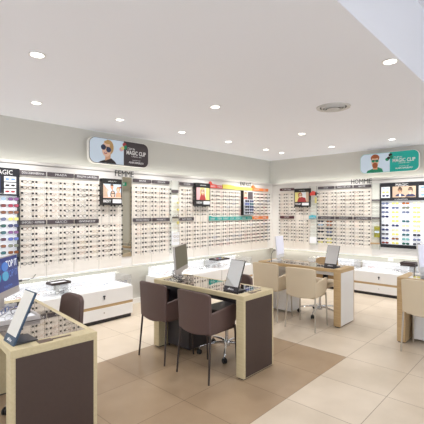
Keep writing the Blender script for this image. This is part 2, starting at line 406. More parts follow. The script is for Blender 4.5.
rack('L', 2.884, 3.262, 2, 'rack beneath beach poster', 'white rack of eyeglasses beneath the group-of-friends poster', [], skip=posterskip)
rack('L', 3.462, 3.836, 2, 'rack touching wall mirror', 'white rack of eyeglasses just right of the narrow wall mirror', P2(.374, 'BOSS', 'MOSCHINO'))
rack('L', 3.846, 4.225, 2, 'rack left of slim accessory column', 'white rack of eyeglasses just left of the slim accessory column', P2(.379, 'CHLOE', 'MAX&CO'))
rack('L', 4.438, 4.812, 2, 'rack right of slim accessory column', 'white rack of eyeglasses just right of the slim accessory column', P2(.374, 'GUESS', 'RAY-BAN'))
rack('L', 4.822, 5.214, 2, 'rack beneath pink poster', 'white rack of eyeglasses beneath the pink and yellow portrait poster', [], skip=lambda c, r: r < 4)
red_m = mat('plate_red', (226, 84, 74), .5); red2 = mat('plate_red_dark', (206, 62, 58), .5); yel_m = mat('plate_yellow', (232, 222, 110), .5); ora_m = mat('plate_orange', (240, 138, 72), .5); teal_m = mat('plate_teal', (50, 172, 164), .5)
rack('L', 5.222, 5.60, 2, "children's rack beneath red plates", "children's eyeglasses rack with red plates on top", [(1.99, .07, -.189, .01, red_m, 'KIDS', .06), (1.985, .06, .012, .186, red2, 'MINI', 0),
     (1.36, .068, -.189, -.002, teal_m, 'BABY', .02), (1.36, .068, .002, .186, teal_m, 'TEEN', 0)], pal=KID)
kskip = lambda c, r: c >= 3 and r < 7
rack('L', 5.604, 6.576, 5, "children's rack beneath yellow plates", "children's eyeglasses rack with long yellow plate on top", [(1.985, .06, -.486, .486, yel_m, None, .03)] +
     [(1.36, .068, -.486 + .1944 * i + .002, -.486 + .1944 * (i + 1) - .002, teal_m, tx, 0) for i, tx in enumerate(['DISNEY', 'LOOK', 'MAGIC', 'NIKE', 'PLAY'])], pal=KID, skip=kskip)
rack('L', 6.580, 7.19, 4, "children's rack beneath orange plates", "children's eyeglasses rack with orange plates nearest the room corner", [(1.985, .06, -.305, .0, ora_m, 'JUNIOR', .06), (1.985, .06, .004, .305, ora_m, 'ADO', 0),
     (1.36, .06, -.305, -.002, ora_m, 'SPORT', 0), (1.36, .06, .002, .305, ora_m, 'SHOP', 0)], pal=KID)
rack('R', 4.734, 4.352, 2, 'rack with maroon plates', 'white rack of eyeglasses with maroon plates nearest the room corner', P2(.382, 'CARTIER', 'HUGO', plate_r))
rack('R', 4.344, 3.972, 2, 'rack beneath red-shirt poster', 'white rack of eyeglasses beneath the red-shirt portrait poster', [], skip=posterskip)
sunr = {(0, 7): 'dark', (0, 8): 'light blue', (0, 9): 'smoke', (0, 10): 'dark', (0, 12): 'dark', (0, 13): 'yellow', (1, 7): 'brown', (1, 8): 'amber', (1, 9): 'smoke', (1, 10): 'grey blue', (1, 11): 'smoke', (1, 12): 'yellow', (1, 13): 'yellow'}
rack('R', 3.787, 3.405, 2, 'rack right of red-tag column', 'white rack of eyeglasses and some sunglasses right of the red-tag column', P2(.382, 'OGA', 'Persol'), sun=sunr)
rack('R', 3.399, 3.028, 2, 'rack left of HOMME rack', 'white rack of eyeglasses between two others, under the H of HOMME', P2(.371, 'TAG HEUER', 'OAKLEY'))
rack('R', 3.022, 2.664, 2, 'rack directly beneath HOMME', 'white rack of eyeglasses directly under HOMME, left of the green-box column', P2(.358, 'BOSS', 'LACOSTE'))

# sunglasses towers
def tower(side, u0, u1, label, desc, cols, rows_z, colors, header, grp):
    w = abs(u1 - u0); um = (u0 + u1) / 2; sg = 1 if side == 'L' else -1
    loc, rot = W(side, um, .83, 0); z0 = .83
    t = thing('sunglasses_tower', label, 'sunglasses display', loc, rot)
    navy = mat('tower_black', (30, 31, 38), .35)
    MB().box(-w / 2, -.02, .06, w / 2, 0, .87).build('light_panel', mat('tower_white', (246, 248, 252), .4, emit=(235, 242, 255), estr=.35), t)
    MB().box(-w / 2, -.05, 0, w / 2, 0, .06).build('plinth', navy, t)
    for s in (-1, 1): MB().box(s * w / 2 - .008, -.075, .06, s * w / 2 + .008, 0, .87).build('side_rail', navy, t)
    hd = MB().box(-w / 2 - .008, -.06, .87, w / 2 + .008, 0, 1.205).build('header', navy, t)
    header(t, hd, w)
    for z in rows_z: MB().box(-w / 2 + .012, -.07, z - .83 - .0235, w / 2 - .012, -.02, z - .83 - .0205).build('acrylic_shelf', rod_m, t)
    for ci, u in enumerate(cols):
        for r, z in enumerate(rows_z):
            lens = colors[ci][r % len(colors[ci])]
            sun_at(side, u, z, lens, '%s-lensed sunglasses, %s column from left, %s row down, %s' % (lens, ORD[ci], ORD[r], desc), grp, .125, 'grey' if lens in ('clear', 'pale yellow', 'yellow', 'light blue') else 'black')
skin = mat('print_skin', (218, 168, 136), .6); skin2 = mat('print_skin_light', (236, 200, 176), .6); hair_b = mat('print_hair_blond', (196, 158, 104), .6); hair_d = mat('print_hair_dark', (62, 42, 36), .6)
hair_r = mat('print_hair_red', (168, 92, 52), .6); p_navy = mat('print_navy', (52, 60, 96), .6); p_white = mat('print_pale', (236, 240, 246), .5); p_blk = mat('print_black', (40, 36, 38), .6)
p_red = mat('print_red', (170, 56, 60), .6); p_pink = mat('print_pink', (226, 178, 182), .6); p_yel = mat('print_yellow', (226, 218, 140), .6); p_sky = mat('print_sky', (206, 222, 240), .6)
p_tan = mat('print_tan', (206, 180, 156), .6); p_lblue = mat('print_blue', (120, 160, 220), .6); p_grn = mat('print_green', (24, 140, 104), .6); p_lip = mat('print_lips', (176, 70, 66), .6)
PM = [skin, skin2, hair_b, hair_d, hair_r, p_navy, p_white, p_blk, p_red, p_pink, p_yel, p_sky, p_tan, p_lblue, p_grn, p_lip, teal_m, plate_m]
PI_ = {m.name: i for i, m in enumerate(PM)}
def picture(name, shapes, parent, y0):
    """shapes: list of (polygon, material); later ones lie on top of earlier ones, printed layers"""
    b = MB()
    for i, (poly, m) in enumerate(shapes): b.prism(poly, y0 - .0006 * (i + 1), y0, 'y', PI_[m.name])
    return b.build(name, PM, parent, smooth=False)
def bx(x0, z0, x1, z1): return [(x0, z0), (x1, z0), (x1, z1), (x0, z1)]
def face(cx, cz, s, hair, sk, top, glasses=True, beard=None, bun=False):
    sh = []
    sh.append((ell(cx + s * .05, cz + s * .12, s * .62, s * .82), hair))
    sh.append(([(cx - s * 1.25, cz - s * 1.75), (cx + s * 1.45, cz - s * 1.75), (cx + s * 1.15, cz - s * 1.35), (cx + s * .4, cz - s * 1.0), (cx - s * .35, cz - s * 1.0), (cx - s * 1.0, cz - s * 1.35)], top))
    sh.append((bx(cx - s * .25, cz - s * 1.15, cx + s * .3, cz - s * .45), sk))
    sh.append((ell(cx, cz, s * .5, s * .7), sk))
    if beard: sh.append((ell(cx, cz - s * .42, s * .4, s * .38), beard))
    else: sh.append((ell(cx - s * .02, cz - s * .36, s * .17, s * .07), p_lip))
    sh.append((ell(cx + s * .05, cz + s * .6, s * .48, s * .24), hair))
    if glasses:
        for q in (-1, 1): sh.append((ell(cx + q * s * .25, cz + s * .1, s * .23, s * .2), p_blk))
        sh.append((bx(cx - s * .5, cz + s * .14, cx + s * .5, cz + s * .2), p_blk))
    return sh
def hdr_left(t, hd, w):
    text('logo_lettering', 'MAGIC', .09, 1.125, .305, 1.18, -.061, txt_w, hd)
    text('small_lettering', 'COLLECTION', -.05, .885, .24, .9, -.061, txt_w, hd)
    for k, z in enumerate((1.07, .995, .92)):
        f = MB().box(.21, -.064, z - .03, .345, -.06, z + .033).build('picture_panel', frost, hd)
        c = [p_lblue, p_blk, p_red][k]
        picture('printed_glasses', [(ell(.245, z, .024, .012), c), (ell(.31, z, .024, .012), c), (bx(.25, z + .006, .3, z + .01), c)], f, -.064)
    f = MB().box(-.33, -.064, .905, .17, -.06, 1.105).build('picture_panel', p_navy, hd)
    picture('printed_portrait', face(-.1, 1.04, .07, hair_d, skin, p_blk), f, -.064)
def hdr_right(t, hd, w):
    text('logo_lettering', 'MAGIC', -.17, 1.135, .04, 1.185, -.061, txt_w, hd)
    text('small_lettering', 'LA COLLECTION', -.19, .885, .03, .905, -.061, txt_w, hd)
    for (x0, x1, cs) in ((-.425, -.27, (p_sky, p_yel, p_navy)), (.215, .435, (p_lblue, p_tan, p_lblue))):
        f = MB().box(x0, -.064, .925, x1, -.06, 1.13).build('picture_panel', frost, hd); sh = []
        for k, z in enumerate((1.1, 1.03, .965)):
            xm = (x0 + x1) / 2; q = (x1 - x0) * .22
            sh += [(ell(xm - q, z, q * .8, .018), cs[k]), (ell(xm + q, z, q * .8, .018), cs[k])]
        picture('printed_glasses', sh, f, -.064)
    f = MB().box(-.225, -.064, .93, .165, -.06, 1.13).build('picture_panel', p_tan, hd)
    picture('printed_portrait', [(bx(-.225, .93, .165, 1.13), p_tan)] + [(p, m) for p, m in face(-.1, 1.06, .062, hair_d, skin, p_navy)] + [(bx(-.11, .945, -.08, .995), p_white)] + [(p, m) for p, m in face(.075, 1.055, .062, hair_d, skin2, p_navy)], f, -.064)
RZ = [1.660 - .081 * i for i in range(10)]
tower('L', 1.0, 1.755, 'black and white lit sunglasses tower at the left edge, behind blue monitor', 'left tower', [1.20, 1.39, 1.545, 1.69][1:], RZ[:10],
      [['grey blue', 'smoke', 'brown', 'dark', 'navy', 'teal', 'amber', 'smoke', 'grey blue', 'dark'],
       ['light blue', 'wine', 'brown', 'grey blue', 'green', 'teal', 'maroon', 'brown', 'teal', 'smoke'],
       ['purple', 'crimson', 'brown', 'yellow', 'navy', 'purple', 'blue', 'olive', 'brown', 'dark']], hdr_left, 'sunglasses on the left tower')
tower('R', 2.485, 1.60, 'black and white lit sunglasses tower on the right wall under teal lightbox', 'right tower', [2.395, 2.219, 2.041, 1.861, 1.685], [1.650 - .081 * i for i in range(10)],
      [['grey blue', 'navy', 'grey blue', 'navy', 'clear', 'dark', 'navy', 'smoke', 'navy', 'wine'],
       ['yellow', 'grey blue', 'yellow', 'yellow', 'yellow', 'navy', 'pale yellow', 'yellow', 'brown', 'yellow'],
       ['amber', 'olive', 'grey blue', 'clear', 'teal', 'pale yellow', 'grey blue', 'teal', 'aqua', 'green'],
       ['pale yellow', 'yellow', 'yellow', 'yellow', 'yellow', 'pale yellow', 'yellow', 'dark', 'grey blue', 'smoke'],
       ['yellow', 'smoke', 'yellow', 'grey blue', 'yellow', 'navy', 'teal', 'yellow', 'dark', 'brown']], hdr_right, 'sunglasses on the right tower')

# wall mirror
t = thing('wall_mirror', 'narrow full-height wall mirror reflecting a cream door', 'mirror', (3.362, YL, .80), 0)
MB().box(-.088, -.012, 0, .088, 0, 1.24).build('frame', mat('mirror_edge', (200, 196, 186), .3, metal=.5), t)
MB().box(-.084, -.0135, .005, .084, -.012, 1.235).build('mirror_glass', mirror_m, t, smooth=False)

# posters hung on the racks
def poster(side, u, w, z0, z1, label, shapes_fn, foot):
    loc, rot = W(side, u, z0, .085); h = z1 - z0
    t = thing('poster', label, 'poster', loc, rot)
    MB().box(-w / 2, 0, 0, w / 2, .075, h).build('frame', mat('poster_black', (34, 33, 34), .4), t)
    pz0, pz1 = h * .27, h * .80
    pic = shapes_fn(w, pz0, pz1); picture('printed_picture', pic, t, 0)
    text('lettering', foot, -w * .44, h * .1, -w * .06, h * .2, -.001, txt_w, t, bold=.02)
    text('top_lettering', 'AFFLELOU', -w * .2, h * .88, w * .2, h * .92, -.001, txt_w, t)
    MB().box(w * .02, -.004, h * .08, w * .46, 0, h * .22).build('white_label', frost, t)
def friends(w, a, b):
    h = b - a; s = h
    sh = [(bx(-w * .45, a, w * .45, b), p_sky), ([(-w * .45, a), (-w * .2, a), (-w * .28, a + h * .7), (-w * .45, a + h)], p_tan), ([(-w * .2, a), (w * .12, a), (w * .08, a + h * .6), (-w * .15, a + h * .62)], p_white)]
    sh += [(bx(-w * .04, a + h * .55, w * .04, a + h * .7), skin), (ell(-w * .02, a + h * .8, w * .08, h * .16), skin), (ell(-w * .02, a + h * .93, w * .08, h * .06), hair_d),
           (ell(-w * .25, a + h * .55, w * .07, h * .1), skin2), (ell(w * .3, a + h * .62, w * .09, h * .2), hair_b), (ell(w * .29, a + h * .58, w * .055, h * .12), skin2), ([(w * .15, a), (w * .45, a), (w * .42, a + h * .42), (w * .2, a + h * .4)], skin),
           (ell(w * .02, a + h * .26, w * .12, h * .28), hair_d), (ell(w * .02, a + h * .28, w * .085, h * .2), skin2), (ell(-w * .02, a + h * .33, w * .035, h * .055), p_blk), (ell(w * .065, a + h * .33, w * .035, h * .055), p_blk), (ell(w * .4, a + h * .78, w * .04, h * .06), p_red),
           (bx(-w * .45, a, w * .45, a + h * .08), skin2)]
    return sh
def lady(w, a, b):
    h = b - a
    return [(bx(-w * .45, a, w * .45, b), p_pink), (bx(-w * .2, a, w * .45, b), p_yel), (bx(w * .12, a, w * .17, b), p_white)] + [(ell(-w * .04, a + h * .66, w * .16, h * .28), hair_b),
            ([(-w * .25, a), (w * .18, a), (w * .1, a + h * .5), (-w * .15, a + h * .5)], p_lip), (bx(-w * .09, a + h * .4, w * .02, a + h * .6), skin), (ell(-w * .04, a + h * .7, w * .1, h * .17), skin2), (ell(-w * .09, a + h * .73, w * .04, h * .05), p_blk), (ell(w * .01, a + h * .73, w * .04, h * .05), p_blk)]
def redman(w, a, b):
    h = b - a
    return [(bx(-w * .45, a, w * .45, b), p_yel), (bx(-w * .05, a, w * .28, b), p_white), (bx(w * .3, a, w * .45, b), p_tan), ([(-w * .3, a), (w * .3, a), (w * .24, a + h * .4), (0, a + h * .52), (-w * .22, a + h * .4)], p_red),
            (ell(-w * .1, a + h * .7, w * .14, h * .27), hair_r), (ell(-w * .08, a + h * .66, w * .1, h * .2), skin2), (ell(-w * .12, a + h * .7, w * .035, h * .05), p_blk), (ell(-w * .03, a + h * .7, w * .035, h * .05), p_blk)]
poster('L', 3.055, .335, 1.60, 1.99, 'black-framed poster of a group of friends, left of wall mirror', friends, 'BEST')
poster('L', 4.985, .385, 1.60, 2.03, 'black-framed poster of a woman on pink and yellow ground', lady, 'NEW')
poster('R', 4.13, .37, 1.60, 2.0, 'black-framed poster of a person in a red shirt, right wall', redman, 'TOP')

# children's sunglasses panel
loc, rot = W('L', 6.40, 1.42, .0)
t = thing('sunglasses_stand', 'small dark wall stand of children\'s sunglasses beneath ENFANT', 'sunglasses display', loc, rot)
MB().box(-.20, -.06, 0, .17, -.04, .52).build('board', mat('stand_pale', (220, 224, 230), .4), t)
MB().box(-.20, -.08, 0, -.185, -.0, .52).build('side_rail', black, t)
MB().box(-.17, -.08, 0, .17, -.04, .012).build('shelf', black, t)
MB().box(-.17, -.066, .34, -.04, -.06, .5).build('picture_panel', p_tan, t); picture('printed_picture', face(-.105, .44, .05, hair_d, skin2, p_red, False), t, -.066)
MB().box(-.02, -.066, .34, .15, -.06, .5).build('dark_panel', plate_m, t)
for r in range(5):
    for c in range(2):
        lens = ['dark', 'navy', 'blue', 'teal', 'dark', 'navy', 'smoke', 'navy', 'dark', 'smoke'][r * 2 + c]
        o = sun_at('L', 6.40 - .08 + .16 * c, 1.42 + .30 - .062 * r, lens, '%s-lensed children\'s sunglasses, %s of pair, %s row on stand beneath ENFANT' % (lens, ('left', 'right')[c], ORD[r]), "sunglasses on the children's stand", .14)
        o.location.y = YL - .09

# slim accessory columns
def column(side, u0, u1, label, desc, extras, pal):
    w = abs(u1 - u0); um = (u0 + u1) / 2
    loc, rot = W(side, um, .78, 0)
    t = thing('accessory_column', label, 'accessory display', loc, rot)
    MB().box(-w / 2 + .005, -.02, 0, w / 2 - .005, 0, 1.26).build('back_panel', mat('column_pale', (228, 230, 222), .4), t)
    for s in (-1, 1): MB().box(s * (w / 2 - .008) - .003, -.06, 0, s * (w / 2 - .008) + .003, -.02, 1.26).build('side_strip', rod_m, t)
    extras(t, w)
    for r in range(11):
        z = 1.72 - .0723 * r
        if z < .95: break
        color = pal[r % len(pal)]
        specs_at(side, um, z, '%s eyeglasses, %s row from top, %s' % (color, ORD[r], desc), 'eyeglasses in ' + desc, color, ('square', 'oval')[r % 2], .13)
def ex1(t, w):
    MB().box(-.07, -.055, 1.05, .07, -.02, 1.10).build('grey_pack', plate_m, t); MB().box(-.07, -.055, .6, .075, -.045, .635).build('grey_pack', mat('pack_dark', (96, 90, 84), .5), t)
    for k, z in enumerate((.86, .74, .52, .5)): MB().box(.03, -.065, z, .07, -.05, z + .03).build('yellow_pack', yel_m, t)
    MB().box(-.085, -.055, .14, .085, -.02, .36).build('white_pack', frost, t)
def ex2(t, w):
    MB().prism([(-.08, 1.06), (.06, 1.07), (.06, 1.14), (.0, 1.16), (-.08, 1.1)], -.07, -.05).build('red_tag', red_m, t)
    MB().box(.055, -.065, 1.06, .085, -.05, 1.13).build('black_pack', black, t)
    MB().box(.05, -.065, .9, .085, -.05, 1.02).build('yellow_pack', p_yel, t)
    p = MB().prism([(-.085, .56), (.07, .575), (.075, .63), (-.02, .645), (-.085, .62)], -.07, -.05).build('teal_tag', mat('tag_cyan', (60, 186, 206), .5), t)
    text('lettering', 'cool', -.07, .585, .06, .615, -.0705, txt_w, p)
    MB().box(-.08, -.055, .04, .08, -.02, .17).build('white_pack', frost, t)
def ex3(t, w):
    for z in (.92, .58): MB().box(-.07, -.055, z, .075, -.02, z + .03).build('grey_label', plate_m, t)
    p = MB().box(-.02, -.07, .23, .085, -.03, .44).build('olive_box', mat('box_olive', (148, 146, 30), .5), t)
    MB().box(-.01, -.072, .315, .075, -.07, .355).build('pale_band', p_sky, p)
    MB().box(-.085, -.09, .1, .085, -.02, .125).build('wooden_shelf', wood_o, t)
column('L', 4.236, 4.428, 'slim pale accessory column between racks on the left wall', 'slim column on left wall', ex1, ['gold', 'clear', 'gold', 'gold', 'tortoiseshell'])
column('R', 3.966, 3.793, 'slim pale accessory column with red tag, right of red-shirt poster', 'slim red-tag column', ex2, ['clear', 'silver', 'clear', 'rose gold'])
column('R', 2.658, 2.497, 'slim pale column with olive box, left of right sunglasses tower', 'slim olive-box column', ex3, ['silver', 'clear', 'grey'])

# section words on the lining
def word(side, s, u0, u1, z0, z1, label):
    loc, rot = W(side, u0, z0, 0); t = thing('section_word', label, 'lettering', loc, rot)
    wd = abs(u1 - u0); n = len(s); wts = {'M': 1.25, 'E': .9, 'F': .85, 'O': 1.15, 'T': .95}
    tot = sum(wts.get(c, 1) for c in s); x = 0
    for c in s:
        q = wts.get(c, 1) / tot * wd
        text('letter', c, x + q * .08, 0, x + q * .92, z1 - z0, 0, txt_k, t, ext=.003); x += q
word('L', 'FEMME', 3.15, 3.50, 2.045, 2.135, 'dark raised letters FEMME on the left wall above the racks')
word('L', 'ENFANT', 6.19, 6.58, 2.045, 2.125, 'dark raised letters ENFANT above the children\'s racks')
word('R', 'HOMME', 3.075, 2.66, 2.05, 2.14, 'dark raised letters HOMME on the right wall above the racks')

# lightbox signs
def lightbox(loc, rot, w, h, label, left_fn, right_m, split):
    t = thing('lightbox_sign', label, 'sign', loc, rot)
    MB().prism(rrect(-w / 2, 0, w / 2, h, h * .26), 0, .06).build('housing', lining_m, t)
    MB().prism(rrect(-w / 2 + .006, .006, w / 2 - .006, h - .006, h * .25), -.003, 0).build('rim', right_m, t)
    xs = -w / 2 + w * split; r = h * .24
    full = rrect(-w / 2 + .012, .012, w / 2 - .012, h - .012, r)
    def clip(poly, lo, hi):
        out = []
        for i, (x, z) in enumerate(poly):
            out.append((min(max(x, lo), hi), z))
        return out
    MB().prism(clip(full, xs, w), -.006, -.003).build('text_panel', right_m, t)
    MB().prism(clip(full, -w, xs), -.006, -.003).build('picture_panel', mat('sign_pale_blue', (206, 222, 238), .5, emit=(206, 222, 238), estr=.15), t)
    left_fn(t, w, h, xs)
    a, bb = xs + .05, w / 2 - .06
    text('lettering', 'CLIP IN', a + .02, h * .66, a + (bb - a) * .42, h * .75, -.006, txt_w, t)
    text('headline_lettering', 'MAGIC CLIP', a, h * .47, bb, h * .64, -.006, txt_w, t, bold=.02)
    text('small_lettering', "L'ORIGINAL 4 EN 1", a + (bb - a) * .25, h * .39, a + (bb - a) * .78, h * .44, -.006, txt_w, t)
    text('small_lettering', 'UNIQUEMENT CHEZ', a + (bb - a) * .3, h * .24, a + (bb - a) * .72, h * .28, -.006, txt_w, t)
    text('brand_lettering', 'ALAIN AFFLELOU', a + (bb - a) * .12, h * .13, bb - (bb - a) * .12, h * .21, -.006, txt_w, t, bold=.03)
def woman(t, w, h, xs):
    cx, cz, s = -w * .235, h * .60, h * .345
    sh = [(ell(cx + s * .3, cz + s * .15, s * .62, s * .82), hair_b), (ell(cx + s * .2, cz + s * .86, s * .2, s * .12), hair_b)]
    x0 = cx - s * 1.0
    sh += [([(x0, .014), (cx + s * 1.3, .014), (cx + s * 1.1, h * .12), (cx + s * .6, h * .24), (cx - s * .1, h * .17), (cx - s * .7, h * .1)], p_blk),
           ([(cx - s * .18, h * .13), (cx + s * .5, h * .22), (cx + s * .55, h * .5), (cx - s * .1, h * .42)], skin), (ell(cx, cz - s * .1, s * .56, s * .82), skin2), (ell(cx - s * .1, cz - s * .52, s * .2, s * .1), p_lip), (ell(cx - s * .1, cz - s * .5, s * .13, s * .035), p_white),
           (ell(cx + s * .16, cz + s * .68, s * .46, s * .2), hair_b), (ell(cx + s * .55, cz + s * .25, s * .14, s * .5), hair_b),
           (ell(cx - s * .38, cz + s * .1, s * .3, s * .3), p_navy), (ell(cx + s * .26, cz - s * .12, s * .3, s * .3), p_navy), (bx(cx - s * .3, cz + s * .1, cx + s * .2, cz + s * .18), p_blk)]
    picture('printed_portrait', sh, t, -.006)
    clipons(t, xs, h, [p_pink, p_red, p_grn, p_yel])
def man(t, w, h, xs):
    cx, cz, s = -w * .225, h * .56, h * .34
    sh = [([(cx - s * 1.25, .014), (cx + s * 1.15, .014), (cx + s * 1.0, h * .2), (cx + s * .35, h * .3), (cx - s * .4, h * .22), (cx - s * 1.1, h * .14)], p_grn),
          (ell(cx, cz + s * .6, s * .62, s * .52), hair_r), (bx(cx - s * .3, h * .18, cx + s * .35, h * .42), skin), (ell(cx, cz, s * .52, s * .78), skin2), (ell(cx, cz - s * .5, s * .4, s * .42), hair_r), (ell(cx, cz - s * .36, s * .16, s * .05), p_lip), (ell(cx, cz + s * .78, s * .55, s * .28), hair_r),
          (ell(cx - s * .25, cz + s * .12, s * .24, s * .2), p_grn), (ell(cx + s * .27, cz + s * .12, s * .24, s * .2), p_grn), (bx(cx - s * .5, cz + s * .22, cx + s * .52, cz + s * .3), p_blk)]
    picture('printed_portrait', sh, t, -.006)
    clipons(t, xs, h, [p_grn, p_blk, p_grn, p_blk])
def clipons(t, xs, h, cs):
    picture('printed_clip_lenses', [(ell(xs - .045, h * .64, .034, .03), cs[0]), (ell(xs - .02, h * .7, .028, .026), cs[3]), (ell(xs + .012, h * .84, .034, .03), cs[1]), (ell(xs + .03, h * .74, .024, .034), cs[2])], t, -.008)
sign_dk = mat('sign_dark', (66, 58, 62), .5); sign_tl = mat('sign_teal', (22, 172, 160), .5, emit=(22, 172, 160), estr=.1)
lightbox((3.258, 4.955, 2.212), 0, 1.062, .39, 'rounded lightbox showing a blond woman in dark sunglasses above FEMME', woman, sign_dk, .55)
lightbox((7.405, 2.367, 2.238), -PI / 2, 1.052, .382, 'rounded teal lightbox showing a bearded man above HOMME', man, sign_tl, .53)

# ------------------------------------------------------------------ cabinets with lit cases
def cabinet(loc, rot, w, H, label, caselabel, nspec, depth=.5, ch=.15):
    t = thing('drawer_cabinet', label, 'cabinet', loc, rot, 'white drawer cabinets beneath the racks')
    # local: x right, y into the wall, z up; front at y = 0
    MB().box(-w / 2, .02, .05, w / 2, depth, H).build('body', white_m, t, bevel=.003)
    MB().box(-w / 2 + .01, .035, 0, w / 2 - .01, depth - .02, .05).build('plinth', dark_m, t)
    MB().box(-w / 2, .004, H * .5 - .018, w / 2, .03, H * .5 + .018).build('wooden_strip', wood_o, t)
    for z0, z1, big in ((.055, H * .5 - .02, 0), (H * .5 + .02, H - .004, 1)):
        d = MB().box(-w / 2 + .003, 0, z0, w / 2 - .003, .02, z1).build('drawer', white_m, t, bevel=.003)
        zc = (z0 + z1) / 2 + .01
        if big: MB().box(-.014, -.014, zc, .014, 0, zc + .016).box(-.005, -.014, zc - .035, .005, 0, zc).build('lock', black, d)
        else: MB().lathe([(0, 0), (.006, 0), (.006, .01), (0, .012)], 10, M=Matrix.Translation((0, 0, zc)) @ Matrix.Rotation(PI / 2, 4, 'X')).build('lock', mat('lock_brass', (120, 96, 60), .3, metal=.8), d)
    MB().box(-w / 2 + .01, .03, H, w / 2 - .01, depth - .04, H + .01).build('light_base', lightp, t)
    MB().box(-w / 2 + .01, depth - .06, H + .01, w / 2 - .01, depth - .05, H + ch - .006).build('case_back', frost, t)
    g = MB(); a, c_, y0, y1, z0, z1 = -w / 2 + .008, w / 2 - .008, .022, depth - .045, H, H + ch
    g.box(a, y0, z0, c_, y0 + .005, z1).box(a, y0, z0, a + .005, y1, z1).box(c_ - .005, y0, z0, c_, y1, z1).box(a, y0, z1 - .006, c_, y1, z1)
    g.build('glass_case', clear_g, t, smooth=False)
    R = Matrix.Translation(loc) @ Matrix.Rotation(rot, 4, 'Z')
    for k in range(nspec):
        x = -w / 2 + w * (k + .5) / nspec
        for row, y in enumerate((.12, .27)):
            p = R @ Vector((x, y, H + .038))
            color = random.choice(['black', 'grey', 'silver', 'dark brown', 'red', 'rose gold', 'blue']); shape = random.choice(['round', 'square'])
            CAND.append((p.length, tuple(p), rot, color, shape, .12, '%s %s eyeglasses, %s from left, %s row, %s' % (color, shape, ORD[k], ('front', 'rear')[row], caselabel), 'eyeglasses in the lit cases'))
    return t
F = 4.50
cabinet((1.757, F, 0), 0, .93, .448, 'white two-drawer cabinet under lit case, behind the blue-screen monitor', 'case behind blue monitor', 6)
cabinet((2.70, F, 0), 0, .93, .448, 'white two-drawer cabinet with wooden stripe, right of dark tray', 'case right of white-pad tray', 6)
cabinet((4.43, F, 0), 0, 1.32, .448, 'white cabinet under lit case, behind the middle desk monitor', 'case behind silver monitor', 8)
cabinet((5.57, F, 0), 0, .93, .448, 'white cabinet under lit case nearest the room corner, left wall', 'left-wall corner case', 6)
cabinet((6.85, 3.29, 0), -PI / 2, .93, .42, 'white cabinet against right wall, behind far beige-chair desk', 'case behind far desk', 6)
cabinet((6.85, 2.345, 0), -PI / 2, .93, .42, 'white two-drawer cabinet with wooden stripe against right wall', 'right-wall case beyond desks', 6)
cabinet((6.85, 1.40, 0), -PI / 2, .93, .42, 'white cabinet against right wall, behind right-edge desk', 'case behind right-edge desk', 6)

silver = mat('silver_plastic', (186, 180, 178), .35, metal=.3)
o = MB().tube([(1.785, 4.9, .648), (1.86, 4.9, .645), (1.93, 4.91, .66), (1.975, 4.93, .70)], .0035, 6).lathe([(0, -.02), (.014, -.018), (.014, .018), (0, .02)], 10, M=Matrix.Translation((1.775, 4.9, .648)) @ Matrix.Rotation(PI / 2, 4, 'Y')).build('hanging_cable', black)
tag(o, 'short black cable with plug hanging below the rack beside blue monitor', 'cable')
# trays on the cases
def tray(x, y, z, rot, w, d, label, pad, rim=None):
    t = thing('display_tray', label, 'tray', (x, y, z), rot)
    MB().box(-w / 2, -d / 2, 0, w / 2, d / 2, .012).box(-w / 2, -d / 2, .012, w / 2, -d / 2 + .014, .03).box(-w / 2, d / 2 - .014, .012, w / 2, d / 2, .03).box(-w / 2, -d / 2 + .014, .012, -w / 2 + .014, d / 2 - .014, .03).box(w / 2 - .014, -d / 2 + .014, .012, w / 2, d / 2 - .014, .03).build('tray_rim', rim or mat('tray_dark', (62, 50, 50), .4), t, bevel=.002)
    MB().box(-w / 2 + .016, -d / 2 + .016, .013, w / 2 - .016, d / 2 - .016, .018).build('pad', pad, t)
    return t
tray(2.13, 4.62, .598, .05, .25, .16, 'dark wooden tray with white pad on the left glass case', frost)
tray(5.23, 4.68, .598, .0, .34, .22, 'dark tray with lenses on the glass case behind the middle desk', plate_m)
for k in range(4):
    o = MB().lathe([(0, 0), (.028, 0), (.028, .006), (0, .008)], 20).build('loose_lens', [frost, p_red, p_lblue, p_yel][k]); o.location = (5.12 + .07 * k, 4.69, .616)
    tag(o, '%s round lens in the dark tray behind middle desk' % ('white', 'red', 'blue', 'yellow')[k], 'lens', 'lenses in the dark tray')
tray(7.03, 1.90, .568, 0, .2, .24, 'lower dark tray of the stacked pair on the right glass case', plate_m)
tray(7.05, 1.91, .5985, 0, .2, .24, 'upper dark tray of the stacked pair on the right glass case', plate_m)

t = thing('wall_socket', 'small white double socket low on the right wall above the case', 'wall socket', (7.53, 2.36, .55), -PI / 2)
MB().box(-.05, -.012, 0, .05, 0, .08).build('cover_plate', white_m, t, bevel=.003)
for q in (-.024, .024): MB().box(q - .014, -.014, .026, q + .014, -.012, .054).build('socket_face', frost, t)
